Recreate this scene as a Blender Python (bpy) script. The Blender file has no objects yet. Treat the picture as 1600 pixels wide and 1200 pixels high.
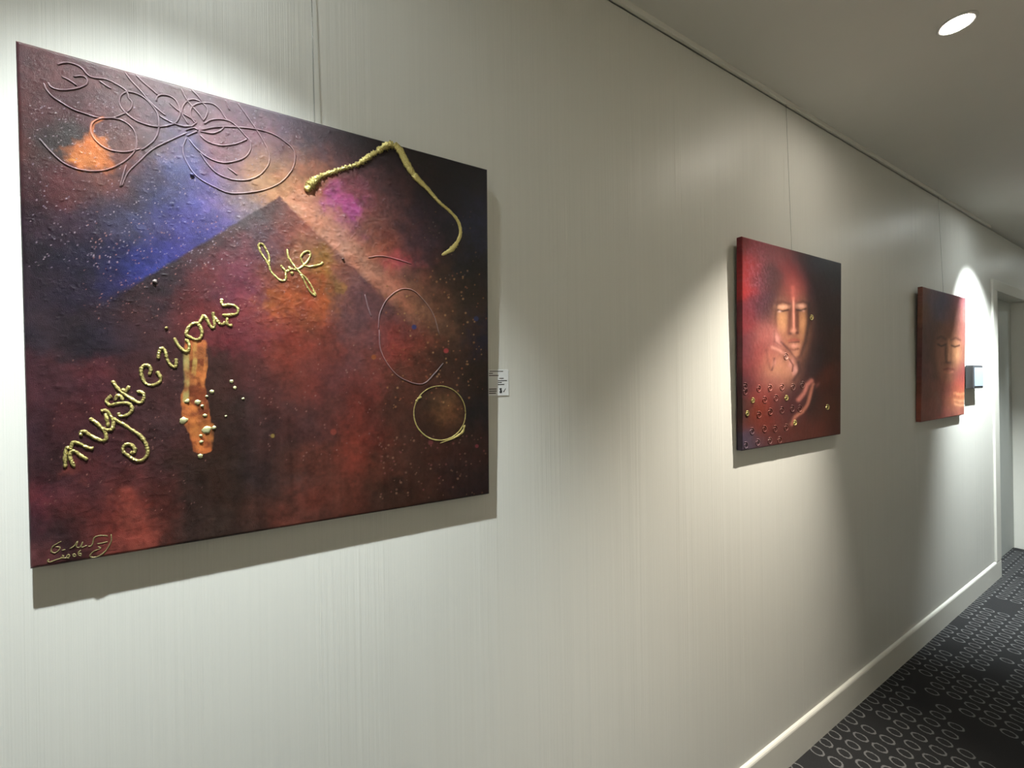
import bpy, bmesh, math, random
import numpy as np
from mathutils import Vector, Matrix

# ------------------------------------------------------------------ camera, world, exposure
FPX, YAW, ROLL = 640.0, math.atan2(1120.0, 640.0), 0.016
CAM = np.array([0.0, -0.80, 1.383])
FW = np.array([math.cos(YAW), math.sin(YAW), 0.0])
RT = np.array([math.sin(YAW), -math.cos(YAW), 0.0])
UP = np.array([0.0, 0.0, 1.0])
CR = RT * math.cos(ROLL) - UP * math.sin(ROLL)
CU = UP * math.cos(ROLL) + RT * math.sin(ROLL)

scene = bpy.context.scene
col = scene.collection
cam_data = bpy.data.cameras.new('camera')
cam_data.sensor_width = 36.0
cam_data.lens = FPX / 1600.0 * 36.0
cam_data.clip_start = 0.02
cam = bpy.data.objects.new('camera', cam_data)
col.objects.link(cam)
M4 = Matrix.Identity(4)
for i in range(3):
    M4[i][0], M4[i][1], M4[i][2], M4[i][3] = CR[i], CU[i], -FW[i], CAM[i]
cam.matrix_world = M4
scene.camera = cam

world = bpy.data.worlds.new('world')
scene.world = world
world.use_nodes = True
world.node_tree.nodes['Background'].inputs[0].default_value = (1.0, 0.95, 0.88, 1)
world.node_tree.nodes['Background'].inputs[1].default_value = 0.02

vs = scene.view_settings
vs.view_transform = 'Standard'
vs.look = 'None'
vs.exposure = 0.15
vs.gamma = 1.0
vs.use_curve_mapping = False
scene.cycles.max_bounces = 6
scene.cycles.diffuse_bounces = 5
scene.cycles.sample_clamp_indirect = 4.0
scene.cycles.use_adaptive_sampling = True
scene.cycles.adaptive_threshold = 0.05
scene.cycles.use_light_tree = False

COOL = (0.92, 1.0, 0.985)
WARM = (1.0, 0.925, 0.79)
SOFT = (1.0, 0.88, 0.62)
# x along the wall, distance out from the wall, colour, watts, full cone angle, tilt towards the wall, tilt along the wall (deg)
LAMPS_LEFT = [
    (-0.18, 0.42, COOL, 184.0, 81.0, 3.8, 2.5, 1.0),
    (1.71, 0.42, WARM, 245.0, 62.0, 7.0, -15.5, 1.0),
    (3.60, 0.42, COOL, 400.0, 74.0, 16.0, 14.0, 1.0),
    (5.60, 0.42, COOL, 70.0, 76.0, 12.0, 0.0, 0.9),
]
ADDED_LAMPS = [(-0.9, 0.40, SOFT, 18.0, 110.0), (0.9, 0.40, SOFT, 46.0, 110.0), (2.7, 0.40, SOFT, 4.0, 110.0), (4.6, 0.40, SOFT, 16.0, 110.0)]  # added unseen lamps that supply bounce light from the facing wall

CEIL = 2.40
WID = 1.52            # corridor width

# ------------------------------------------------------------------ small helpers
def ray(x, y):
    return FW * FPX + CR * (x - 800.0) - CU * (y - 600.0)

def on_plane(x, y, p0, n):
    """point of the plane (p0, n) that the photograph shows at (x, y)"""
    d = ray(x, y)
    t = np.dot(np.array(p0) - CAM, n) / np.dot(d, n)
    return CAM + d * t

def on_wall(x, y, out=0.0):
    return on_plane(x, y, (0, -out, 0), np.array([0, 1.0, 0]))

def lin(c):
    c = np.asarray(c, dtype=float) / 255.0
    return np.where(c <= 0.04045, c / 12.92, ((c + 0.055) / 1.055) ** 2.4)

def tag(o, label=None, cat=None, group=None, kind=None):
    if label: o['label'] = label
    if cat: o['category'] = cat
    if group: o['group'] = group
    if kind: o['kind'] = kind
    return o

def link(name, me, mat=None, parent=None):
    o = bpy.data.objects.new(name, me)
    col.objects.link(o)
    if mat is not None and me is not None:
        me.materials.append(mat)
    if parent is not None:
        o.parent = parent
    return o

def empty(name, loc=(0, 0, 0), rot=(0, 0, 0)):
    o = bpy.data.objects.new(name, None)
    o.empty_display_size = 0.05
    col.objects.link(o)
    o.location = loc
    o.rotation_euler = rot
    return o

def bm_box(bm, x0, x1, y0, y1, z0, z1):
    v = [bm.verts.new(p) for p in ((x0, y0, z0), (x1, y0, z0), (x1, y1, z0), (x0, y1, z0),
                                   (x0, y0, z1), (x1, y0, z1), (x1, y1, z1), (x0, y1, z1))]
    for f in ((0, 3, 2, 1), (4, 5, 6, 7), (0, 1, 5, 4), (1, 2, 6, 5), (2, 3, 7, 6), (3, 0, 4, 7)):
        bm.faces.new([v[i] for i in f])
    return v

def mesh_of(bm, name, smooth=False):
    me = bpy.data.meshes.new(name)
    bm.normal_update()
    bm.to_mesh(me)
    bm.free()
    if smooth:
        for p in me.polygons: p.use_smooth = True
    return me

def box(name, x0, x1, y0, y1, z0, z1, mat, parent=None, bevel=0.0, seg=2):
    bm = bmesh.new()
    bm_box(bm, x0, x1, y0, y1, z0, z1)
    if bevel > 0:
        bmesh.ops.bevel(bm, geom=bm.edges[:], offset=bevel, segments=seg, profile=0.6, affect='EDGES')
    return link(name, mesh_of(bm, name), mat, parent)

def prism(name, pts, axis_len, mat, parent=None):
    """extrude a closed (y,z) outline along x from axis_len[0] to axis_len[1]"""
    bm = bmesh.new()
    a = [bm.verts.new((axis_len[0], y, z)) for y, z in pts]
    b = [bm.verts.new((axis_len[1], y, z)) for y, z in pts]
    n = len(pts)
    for i in range(n):
        bm.faces.new((a[i], a[(i + 1) % n], b[(i + 1) % n], b[i]))
    bm.faces.new(a[::-1]); bm.faces.new(b)
    bmesh.ops.recalc_face_normals(bm, faces=bm.faces[:])
    return link(name, mesh_of(bm, name), mat, parent)

# ------------------------------------------------------------------ materials
def new_mat(name):
    m = bpy.data.materials.new(name)
    m.use_nodes = True
    nt = m.node_tree
    b = nt.nodes['Principled BSDF']
    return m, nt, b

def N(nt, kind, **kw):
    n = nt.nodes.new(kind)
    for k, v in kw.items():
        setattr(n, k, v)
    return n

def math_node(nt, op, a, b=None, c=None):
    n = nt.nodes.new('ShaderNodeMath'); n.operation = op
    for i, v in enumerate((a, b, c)):
        if v is None: continue
        if isinstance(v, (int, float)): n.inputs[i].default_value = v
        else: nt.links.new(v, n.inputs[i])
    return n.outputs[0]

def plain(name, rgb, rough=0.6, metal=0.0, noise=0.0, nscale=60.0, bump=0.0, spec=0.5):
    m, nt, b = new_mat(name)
    b.inputs['Roughness'].default_value = rough
    b.inputs['Metallic'].default_value = metal
    b.inputs['Specular IOR Level'].default_value = spec
    b.inputs['Base Color'].default_value = (*rgb, 1)
    if noise or bump:
        tc = N(nt, 'ShaderNodeTexCoord'); nz = N(nt, 'ShaderNodeTexNoise')
        nz.inputs['Scale'].default_value = nscale; nz.inputs['Detail'].default_value = 4
        nt.links.new(tc.outputs['Object'], nz.inputs['Vector'])
        if noise:
            mix = N(nt, 'ShaderNodeMix', data_type='RGBA')
            mix.inputs[6].default_value = (*[c * (1 - noise) for c in rgb], 1)
            mix.inputs[7].default_value = (*[min(1, c * (1 + noise)) for c in rgb], 1)
            nt.links.new(nz.outputs['Fac'], mix.inputs[0])
            nt.links.new(mix.outputs[2], b.inputs['Base Color'])
        if bump:
            bp = N(nt, 'ShaderNodeBump'); bp.inputs['Strength'].default_value = 1.0
            bp.inputs['Distance'].default_value = bump
            nt.links.new(nz.outputs['Fac'], bp.inputs['Height'])
            nt.links.new(bp.outputs['Normal'], b.inputs['Normal'])
    return m

def wallpaper():
    """off-white vinyl wallpaper with fine vertical strie relief"""
    m, nt, b = new_mat('wallpaper')
    tc = N(nt, 'ShaderNodeTexCoord')
    def streak(sx, sz, detail=2.0, rough=0.5):
        mp = N(nt, 'ShaderNodeMapping')
        mp.inputs['Scale'].default_value = (sx, 1.0, sz)
        nt.links.new(tc.outputs['Object'], mp.inputs['Vector'])
        nz = N(nt, 'ShaderNodeTexNoise')
        nz.inputs['Scale'].default_value = 1.0
        nz.inputs['Detail'].default_value = detail
        nz.inputs['Roughness'].default_value = rough
        nt.links.new(mp.outputs[0], nz.inputs['Vector'])
        return nz.outputs['Fac']
    fine = streak(620, 3.0, 1.0, 0.6)
    mid = streak(150, 0.9, 2.0, 0.6)
    weave = streak(900, 700, 1.0)
    wide = streak(22, 0.3, 0.0)
    # mid streaks come in bundles
    bundle = N(nt, 'ShaderNodeMapRange')
    bundle.inputs[1].default_value = 0.42; bundle.inputs[2].default_value = 0.60
    nt.links.new(wide, bundle.inputs[0])
    h = math_node(nt, 'MULTIPLY', mid, bundle.outputs[0])
    h = math_node(nt, 'MULTIPLY_ADD', fine, 0.22, h)
    h = math_node(nt, 'MULTIPLY_ADD', weave, 0.10, h)
    bp = N(nt, 'ShaderNodeBump')
    bp.inputs['Strength'].default_value = 1.0
    bp.inputs['Distance'].default_value = 0.0010
    nt.links.new(h, bp.inputs['Height'])
    nt.links.new(bp.outputs['Normal'], b.inputs['Normal'])
    cr = N(nt, 'ShaderNodeMix', data_type='RGBA')
    cr.inputs[6].default_value = (0.66, 0.655, 0.62, 1)
    cr.inputs[7].default_value = (0.715, 0.71, 0.675, 1)
    nt.links.new(mid, cr.inputs[0])
    nt.links.new(cr.outputs[2], b.inputs['Base Color'])
    b.inputs['Roughness'].default_value = 0.42
    b.inputs['Specular IOR Level'].default_value = 0.35
    return m

def carpet():
    """charcoal loop pile with rows of woven pale oval rings, many of them left out"""
    m, nt, b = new_mat('patterned_carpet')
    tc = N(nt, 'ShaderNodeTexCoord'); sp = N(nt, 'ShaderNodeSeparateXYZ')
    nz0 = N(nt, 'ShaderNodeTexNoise'); nz0.inputs['Scale'].default_value = 160; nz0.inputs['Detail'].default_value = 2
    nt.links.new(tc.outputs['Object'], nz0.inputs['Vector'])
    add = N(nt, 'ShaderNodeMixRGB'); add.blend_type = 'LINEAR_LIGHT'; add.inputs[0].default_value = 0.0035
    nt.links.new(tc.outputs['Object'], add.inputs[1]); nt.links.new(nz0.outputs['Color'], add.inputs[2])
    nt.links.new(add.outputs[0], sp.inputs[0])
    PX, PY = 0.068, 0.0565
    row = math_node(nt, 'FLOOR', math_node(nt, 'DIVIDE', sp.outputs['Y'], PY))
    # every row is shifted a little along the corridor
    wn0 = N(nt, 'ShaderNodeTexWhiteNoise', noise_dimensions='1D')
    nt.links.new(row, wn0.inputs['W'])
    xs = math_node(nt, 'MULTIPLY_ADD', wn0.outputs['Value'], PX, sp.outputs['X'])
    cx = math_node(nt, 'DIVIDE', xs, PX)
    ix = math_node(nt, 'FLOOR', cx)
    fx = math_node(nt, 'SUBTRACT', math_node(nt, 'FRACT', cx), 0.5)
    fy = math_node(nt, 'SUBTRACT', math_node(nt, 'FRACT', math_node(nt, 'DIVIDE', sp.outputs['Y'], PY)), 0.5)
    ex = math_node(nt, 'MULTIPLY', fx, PX / 0.0215)
    ey = math_node(nt, 'MULTIPLY', fy, PY / 0.0245)
    rr = math_node(nt, 'SQRT', math_node(nt, 'ADD', math_node(nt, 'POWER', ex, 2.0), math_node(nt, 'POWER', ey, 2.0)))
    dist = math_node(nt, 'ABSOLUTE', math_node(nt, 'SUBTRACT', rr, 0.84))
    ring = N(nt, 'ShaderNodeMapRange'); ring.interpolation_type = 'SMOOTHSTEP'
    ring.inputs[1].default_value = 0.17; ring.inputs[2].default_value = 0.06
    nt.links.new(dist, ring.inputs[0])
    # where the rings are woven in: groups of cells
    cell = N(nt, 'ShaderNodeCombineXYZ')
    nt.links.new(math_node(nt, 'FLOOR', math_node(nt, 'DIVIDE', ix, 3.0)), cell.inputs[0]); nt.links.new(row, cell.inputs[1])
    wn = N(nt, 'ShaderNodeTexWhiteNoise', noise_dimensions='2D')
    nt.links.new(cell.outputs[0], wn.inputs['Vector'])
    big = N(nt, 'ShaderNodeTexNoise'); big.inputs['Scale'].default_value = 3.2; big.inputs['Detail'].default_value = 1
    cc = N(nt, 'ShaderNodeCombineXYZ')
    nt.links.new(math_node(nt, 'MULTIPLY', ix, PX), cc.inputs[0]); nt.links.new(math_node(nt, 'MULTIPLY', row, PY), cc.inputs[1])
    nt.links.new(cc.outputs[0], big.inputs['Vector'])
    thr = math_node(nt, 'MULTIPLY_ADD', big.outputs['Fac'], 2.2, -0.16)
    present = math_node(nt, 'LESS_THAN', wn.outputs['Value'], thr)
    fac = math_node(nt, 'MULTIPLY', ring.outputs[0], present)
    pile = N(nt, 'ShaderNodeTexNoise'); pile.inputs['Scale'].default_value = 700; pile.inputs['Detail'].default_value = 2
    nt.links.new(tc.outputs['Object'], pile.inputs['Vector'])
    fac = math_node(nt, 'MULTIPLY', fac, math_node(nt, 'MULTIPLY_ADD', pile.outputs['Fac'], 0.9, 0.45))
    mix = N(nt, 'ShaderNodeMix', data_type='RGBA')
    mix.inputs[6].default_value = (0.030, 0.030, 0.032, 1)
    mix.inputs[7].default_value = (0.19, 0.19, 0.195, 1)
    nt.links.new(fac, mix.inputs[0])
    nt.links.new(mix.outputs[2], b.inputs['Base Color'])
    b.inputs['Roughness'].default_value = 0.95
    b.inputs['Specular IOR Level'].default_value = 0.1
    bp = N(nt, 'ShaderNodeBump'); bp.inputs['Distance'].default_value = 0.002; bp.inputs['Strength'].default_value = 0.8
    nt.links.new(pile.outputs['Fac'], bp.inputs['Height'])
    nt.links.new(bp.outputs['Normal'], b.inputs['Normal'])
    return m

def paint_material(name, rough, bump_d, bscale):
    """oil paint: pigment comes from the mesh's colour attribute, with brush grain and gloss relief"""
    m, nt, b = new_mat(name)
    at = N(nt, 'ShaderNodeAttribute', attribute_name='pigment')
    tc = N(nt, 'ShaderNodeTexCoord')
    nz = N(nt, 'ShaderNodeTexNoise'); nz.inputs['Scale'].default_value = bscale; nz.inputs['Detail'].default_value = 4
    nz.inputs['Roughness'].default_value = 0.65
    nt.links.new(tc.outputs['Object'], nz.inputs['Vector'])
    nt.links.new(at.outputs['Color'], b.inputs['Base Color'])
    bp = N(nt, 'ShaderNodeBump'); bp.inputs['Distance'].default_value = bump_d
    nt.links.new(nz.outputs['Fac'], bp.inputs['Height'])
    nt.links.new(bp.outputs['Normal'], b.inputs['Normal'])
    b.inputs['Roughness'].default_value = rough
    b.inputs['Specular IOR Level'].default_value = 0.28
    return m

def glow(name, rgb, strength):
    m, nt, b = new_mat(name)
    b.inputs['Base Color'].default_value = (*rgb, 1)
    b.inputs['Emission Color'].default_value = (*rgb, 1)
    b.inputs['Emission Strength'].default_value = strength
    return m

MAT = {
    'wallpaper': wallpaper(),
    'backing': plain('joint_shadow_board', (0.12, 0.115, 0.10), 0.9, noise=0.1),
    'ceiling': plain('ceiling_paint', (0.80, 0.79, 0.75), 0.85, noise=0.02, nscale=9, bump=0.0002, spec=0.2),
    'trim': plain('satin_trim_paint', (0.74, 0.73, 0.68), 0.38, noise=0.02, nscale=30),
    'door': plain('grey_door_paint', (0.46, 0.48, 0.46), 0.5, noise=0.03, nscale=20),
    'carpet': carpet(),
    'gold': plain('gold_paint', (0.60, 0.51, 0.20), 0.30, 0.8, noise=0.3, nscale=420, bump=0.0022),
    'pale_gold': plain('gold_leaf', (0.62, 0.60, 0.33), 0.4, 0.55, noise=0.25, nscale=900, bump=0.0005),
    'old_gold': plain('dull_gold_pen', (0.20, 0.165, 0.075), 0.5, 0.3, noise=0.2, nscale=900),
    'nylon': plain('clear_nylon', (0.30, 0.30, 0.285), 0.18, spec=0.8, noise=0.02),
    'card': plain('white_card', (0.80, 0.81, 0.83), 0.5, noise=0.01),
    'ink': plain('black_ink', (0.035, 0.035, 0.04), 0.6, noise=0.1),
    'box': plain('dark_grey_plastic', (0.055, 0.058, 0.066), 0.5, noise=0.05),
    'box_face': plain('pale_blue_grey_plastic', (0.33, 0.40, 0.49), 0.35, noise=0.03),
    'ring': plain('white_lamp_ring', (0.75, 0.75, 0.73), 0.4, noise=0.02),
    'paint_big': paint_material('glossy_oil_paint', 0.32, 0.0005, 800.0),
    'paint_mid': paint_material('satin_oil_paint', 0.42, 0.0004, 300.0),
}

# ------------------------------------------------------------------ the setting
X0, X1 = -2.6, 7.4
DOOR0, DOOR1, DOORH, DEEP = 4.325, 5.135, 1.972, 0.068
WT = 2.3850           # top of the wallpaper, a shadow gap below the ceiling strip

fl = box('floor', X0, X1, -WID, 0.2, -0.05, 0.0, MAT['carpet']); tag(fl, kind='structure')
ce = box('ceiling', X0, X1, -WID, 0.2, CEIL, CEIL + 0.05, MAT['ceiling']); tag(ce, kind='structure')

# wall with the paintings, an opening left for the door
bm = bmesh.new()
bm_box(bm, X0, DOOR0, 0.0, 0.12, 0.0, WT)
bm_box(bm, DOOR0, DOOR1 + 0.012, 0.0, 0.12, DOORH + 0.018, WT)
bm_box(bm, DOOR1 + 0.012, X1, 0.0, 0.12, 0.0, WT)
wl = link('wall_left', mesh_of(bm, 'wall_left'), MAT['wallpaper'])
tag(wl, kind='structure')

wr = box('wall_right', X0, X1, -WID - 0.1, -WID, 0.0, CEIL, MAT['wallpaper']); tag(wr, kind='structure')
wb = box('wall_back', X0 - 0.1, X0, -WID, 0.0, 0.0, CEIL, MAT['wallpaper']); tag(wb, kind='structure')
wf = box('wall_front', X1, X1 + 0.1, -WID, 0.0, 0.0, CEIL, MAT['wallpaper']); tag(wf, kind='structure')

# skirting with a rounded top, slim picture rail under the ceiling
prof = [(0.0, 0.0), (-0.011, 0.0), (-0.011, 0.112), (-0.0095, 0.117), (-0.0065, 0.1205), (0.0, 0.1225)]
tag(prism('baseboard_left', prof, (X0, DOOR0 - 0.002), MAT['trim']), kind='structure')
tag(box('baseboard_right', X0, X1, -WID, -WID + 0.011, 0.0, 0.12, MAT['trim']), kind='structure')
strip = [(0.006, CEIL), (-0.013, CEIL), (-0.013, 2.3860), (-0.0115, 2.3840), (-0.0045, 2.3840), (-0.0045, 2.3965), (0.006, 2.3965)]
tag(prism('trim_1', strip, (X0, 4.19), MAT['trim']), kind='structure')

# doorway: casing, recessed leaf, reveals
dr = empty('door_1', ((DOOR0 + DOOR1) / 2, 0.0, 0.0)); tag(dr, kind='structure')
def dpart(name, x0, x1, y0, y1, z0, z1, mat, bevel=0.002):
    cx = (DOOR0 + DOOR1) / 2
    return box(name, x0 - cx, x1 - cx, y0, y1, z0, z1, mat, dr, bevel)
dpart('casing', 4.215, DOOR0 - 0.001, -0.012, 0.0, 0.1225, DOORH, MAT['trim'], 0.003)
dpart('casing', DOOR1 + 0.001, 5.245, -0.012, 0.0, 0.0, DOORH, MAT['trim'], 0.003)
dpart('casing_head', 4.215, 5.245, -0.012, 0.0, DOORH, DOORH + 0.075, MAT['trim'], 0.003)
dpart('jamb', DOOR0, DOOR0 + 0.012, 0.001, 0.12, 0.0, DOORH, MAT['trim'])
dpart('jamb', DOOR1, DOOR1 + 0.012, 0.001, 0.12, 0.0, DOORH, MAT['trim'])
dpart('jamb_head', DOOR0, DOOR1, 0.001, 0.12, DOORH, DOORH + 0.018, MAT['trim'])
dpart('door_leaf', DOOR0 + 0.015, DOOR1 - 0.004, DEEP, DEEP + 0.04, 0.006, DOORH - 0.004, MAT['door'])

# ------------------------------------------------------------------ ceiling lamps
def disc(name, r0, r1, z0, z1, mat, parent, seg=28, inner=True):
    bm = bmesh.new()
    rows = [(r1, z0 + 0.0015), (r1 - 0.002, z0), (r0 + 0.002, z0), (r0, z0 + 0.002), (r0, z1), (r1, z1)] if inner else None
    if inner:
        rings = [[bm.verts.new((r * math.cos(2 * math.pi * k / seg), r * math.sin(2 * math.pi * k / seg), z)) for k in range(seg)] for r, z in rows]
        n = len(rings)
        for i in range(n):
            for k in range(seg):
                bm.faces.new((rings[i][k], rings[i][(k + 1) % seg], rings[(i + 1) % n][(k + 1) % seg], rings[(i + 1) % n][k]))
    else:
        # shallow domed lens
        rings = []
        for j in range(1, 3):
            r = r1 * j / 2
            z = z0 + (z1 - z0) * (j / 2) ** 2
            rings.append([bm.verts.new((r * math.cos(2 * math.pi * k / seg), r * math.sin(2 * math.pi * k / seg), z)) for k in range(seg)])
        c = bm.verts.new((0, 0, z0))
        for k in range(seg):
            bm.faces.new((c, rings[0][(k + 1) % seg], rings[0][k]))
        for i in range(1):
            for k in range(seg):
                bm.faces.new((rings[i][k], rings[i][(k + 1) % seg], rings[i + 1][(k + 1) % seg], rings[i + 1][k]))
    bmesh.ops.recalc_face_normals(bm, faces=bm.faces[:])
    return link(name, mesh_of(bm, name, True), mat, parent)

GLOW = {}
def downlight(x, y, colr, watts, cone, label, group, blend=0.3, tilt=(0.0, 0.0), lens=225.0):
    d = empty('downlight', (x, y, CEIL))
    tag(d, label, 'ceiling light', group)
    disc('trim_ring', 0.033, 0.042, -0.004, 0.0, MAT['ring'], d)
    key = tuple(colr) + (lens,)
    if key not in GLOW: GLOW[key] = glow('lamp_glow_%d' % len(GLOW), colr, lens)
    disc('lens', 0.0, 0.032, -0.003, -0.0005, GLOW[key], d, inner=False)
    L = bpy.data.lights.new('spot', 'SPOT')
    L.energy = watts; L.color = colr
    L.spot_size = math.radians(cone); L.spot_blend = blend
    L.shadow_soft_size = 0.012
    lo = bpy.data.objects.new('spot_light', L); col.objects.link(lo)
    lo.parent = d; lo.location = (0, 0, -0.018)
    lo.rotation_euler = (math.radians(tilt[0]), -math.radians(tilt[1]), 0)
    return d

LL = ['recessed downlight in the ceiling above the left end of the spiral-covered painting',
      'bright round recessed downlight in the ceiling opposite the mother and child painting',
      'recessed downlight in the ceiling above the farthest small portrait',
      'recessed downlight in the ceiling beyond the doorway']
for (x, o_, c, w, a, tw, tx, bl), lb in zip(LAMPS_LEFT, LL):
    downlight(x, -o_, c, w, a, lb, 'downlights along the picture wall', bl, tilt=(tw, tx))
LR = ['recessed downlight in the facing row, behind the camera position', 'recessed downlight in the facing row, opposite the gap after the abstract canvas',
      'recessed downlight in the facing row, opposite the last portrait', 'recessed downlight in the facing row, opposite the doorway']
for (x, o_, c, w, a), lb in zip(ADDED_LAMPS, LR):
    downlight(x, -WID + o_, c, w, a, lb, 'downlights along the facing wall', 0.6, tilt=(-30.0, 0.0), lens=20.0)

# ------------------------------------------------------------------ paint box: numpy painter
rng = np.random.default_rng(7)

def vnoise(U, V, freq, seed):
    """smooth value noise on [0,1]^2, range about -1..1"""
    g = np.random.default_rng(seed)
    fx, fy = (freq, freq) if np.isscalar(freq) else freq
    nx, ny = int(fx) + 3, int(fy) + 3
    G = g.uniform(-1, 1, (nx, ny))
    x, y = np.clip(U, 0, 1) * fx, np.clip(V, 0, 1) * fy
    i, j = x.astype(int), y.astype(int)
    a, b = x - i, y - j
    a = a * a * (3 - 2 * a); b = b * b * (3 - 2 * b)
    return (G[i, j] * (1 - a) * (1 - b) + G[i + 1, j] * a * (1 - b) + G[i, j + 1] * (1 - a) * b + G[i + 1, j + 1] * a * b)

def fbm(U, V, freq, seed, octs=4, gain=0.55):
    s, amp, tot = 0, 1.0, 0
    for k in range(octs):
        f = freq * 2 ** k if np.isscalar(freq) else (freq[0] * 2 ** k, freq[1] * 2 ** k)
        s = s + amp * vnoise(U, V, f, seed + k * 17); tot += amp; amp *= gain
    return s / tot

def blend_points(PX, PY, pts, sig):
    P = np.array([p[:2] for p in pts], float); Cc = lin([p[2:5] for p in pts])
    num = np.zeros(PX.shape + (3,)); den = np.zeros(PX.shape)
    for (x, y), c in zip(P, Cc):
        d2 = ((PX - x) ** 2 + (PY - y) ** 2) / (sig * sig)
        w = np.exp(-0.5 * d2) + 0.02 / (1 + d2) ** 2
        num += w[..., None] * c; den += w
    return num / den[..., None]

def stroke_d(PX, PY, pts):
    d = np.full(PX.shape, 1e9)
    pts = np.asarray(pts, float)
    for (x0, y0), (x1, y1) in zip(pts[:-1], pts[1:]):
        vx, vy = x1 - x0, y1 - y0
        L2 = vx * vx + vy * vy + 1e-9
        t = np.clip(((PX - x0) * vx + (PY - y0) * vy) / L2, 0, 1)
        d = np.minimum(d, np.hypot(PX - x0 - t * vx, PY - y0 - t * vy))
    return d

def mixin(C, m, rgb):
    m = np.clip(m, 0, 1)[..., None]
    return C * (1 - m) + lin(rgb) * m

def soft(d, w, s):
    """1 inside distance w, fading over s"""
    t = np.clip((w + s - d) / max(s, 1e-6), 0, 1)
    return t * t * (3 - 2 * t)

def blob(PX, PY, x, y, rx, ry, ang=0.0):
    c, s = math.cos(ang), math.sin(ang)
    dx, dy = PX - x, PY - y
    return np.exp(-0.5 * (((dx * c + dy * s) / rx) ** 2 + ((-dx * s + dy * c) / ry) ** 2))

def catmull(pts, sub=6):
    pts = [np.array(p, float) for p in pts]
    if len(pts) < 3: sub = 4
    P = [2 * pts[0] - pts[1]] + pts + [2 * pts[-1] - pts[-2]]
    out = []
    for i in range(1, len(P) - 2):
        p0, p1, p2, p3 = P[i - 1], P[i], P[i + 1], P[i + 2]
        for k in range(sub):
            t = k / sub
            out.append(0.5 * ((2 * p1) + (-p0 + p2) * t + (2 * p0 - 5 * p1 + 4 * p2 - p3) * t * t + (-p0 + 3 * p1 - 3 * p2 + p3) * t ** 3))
    out.append(pts[-1])
    return out

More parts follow.
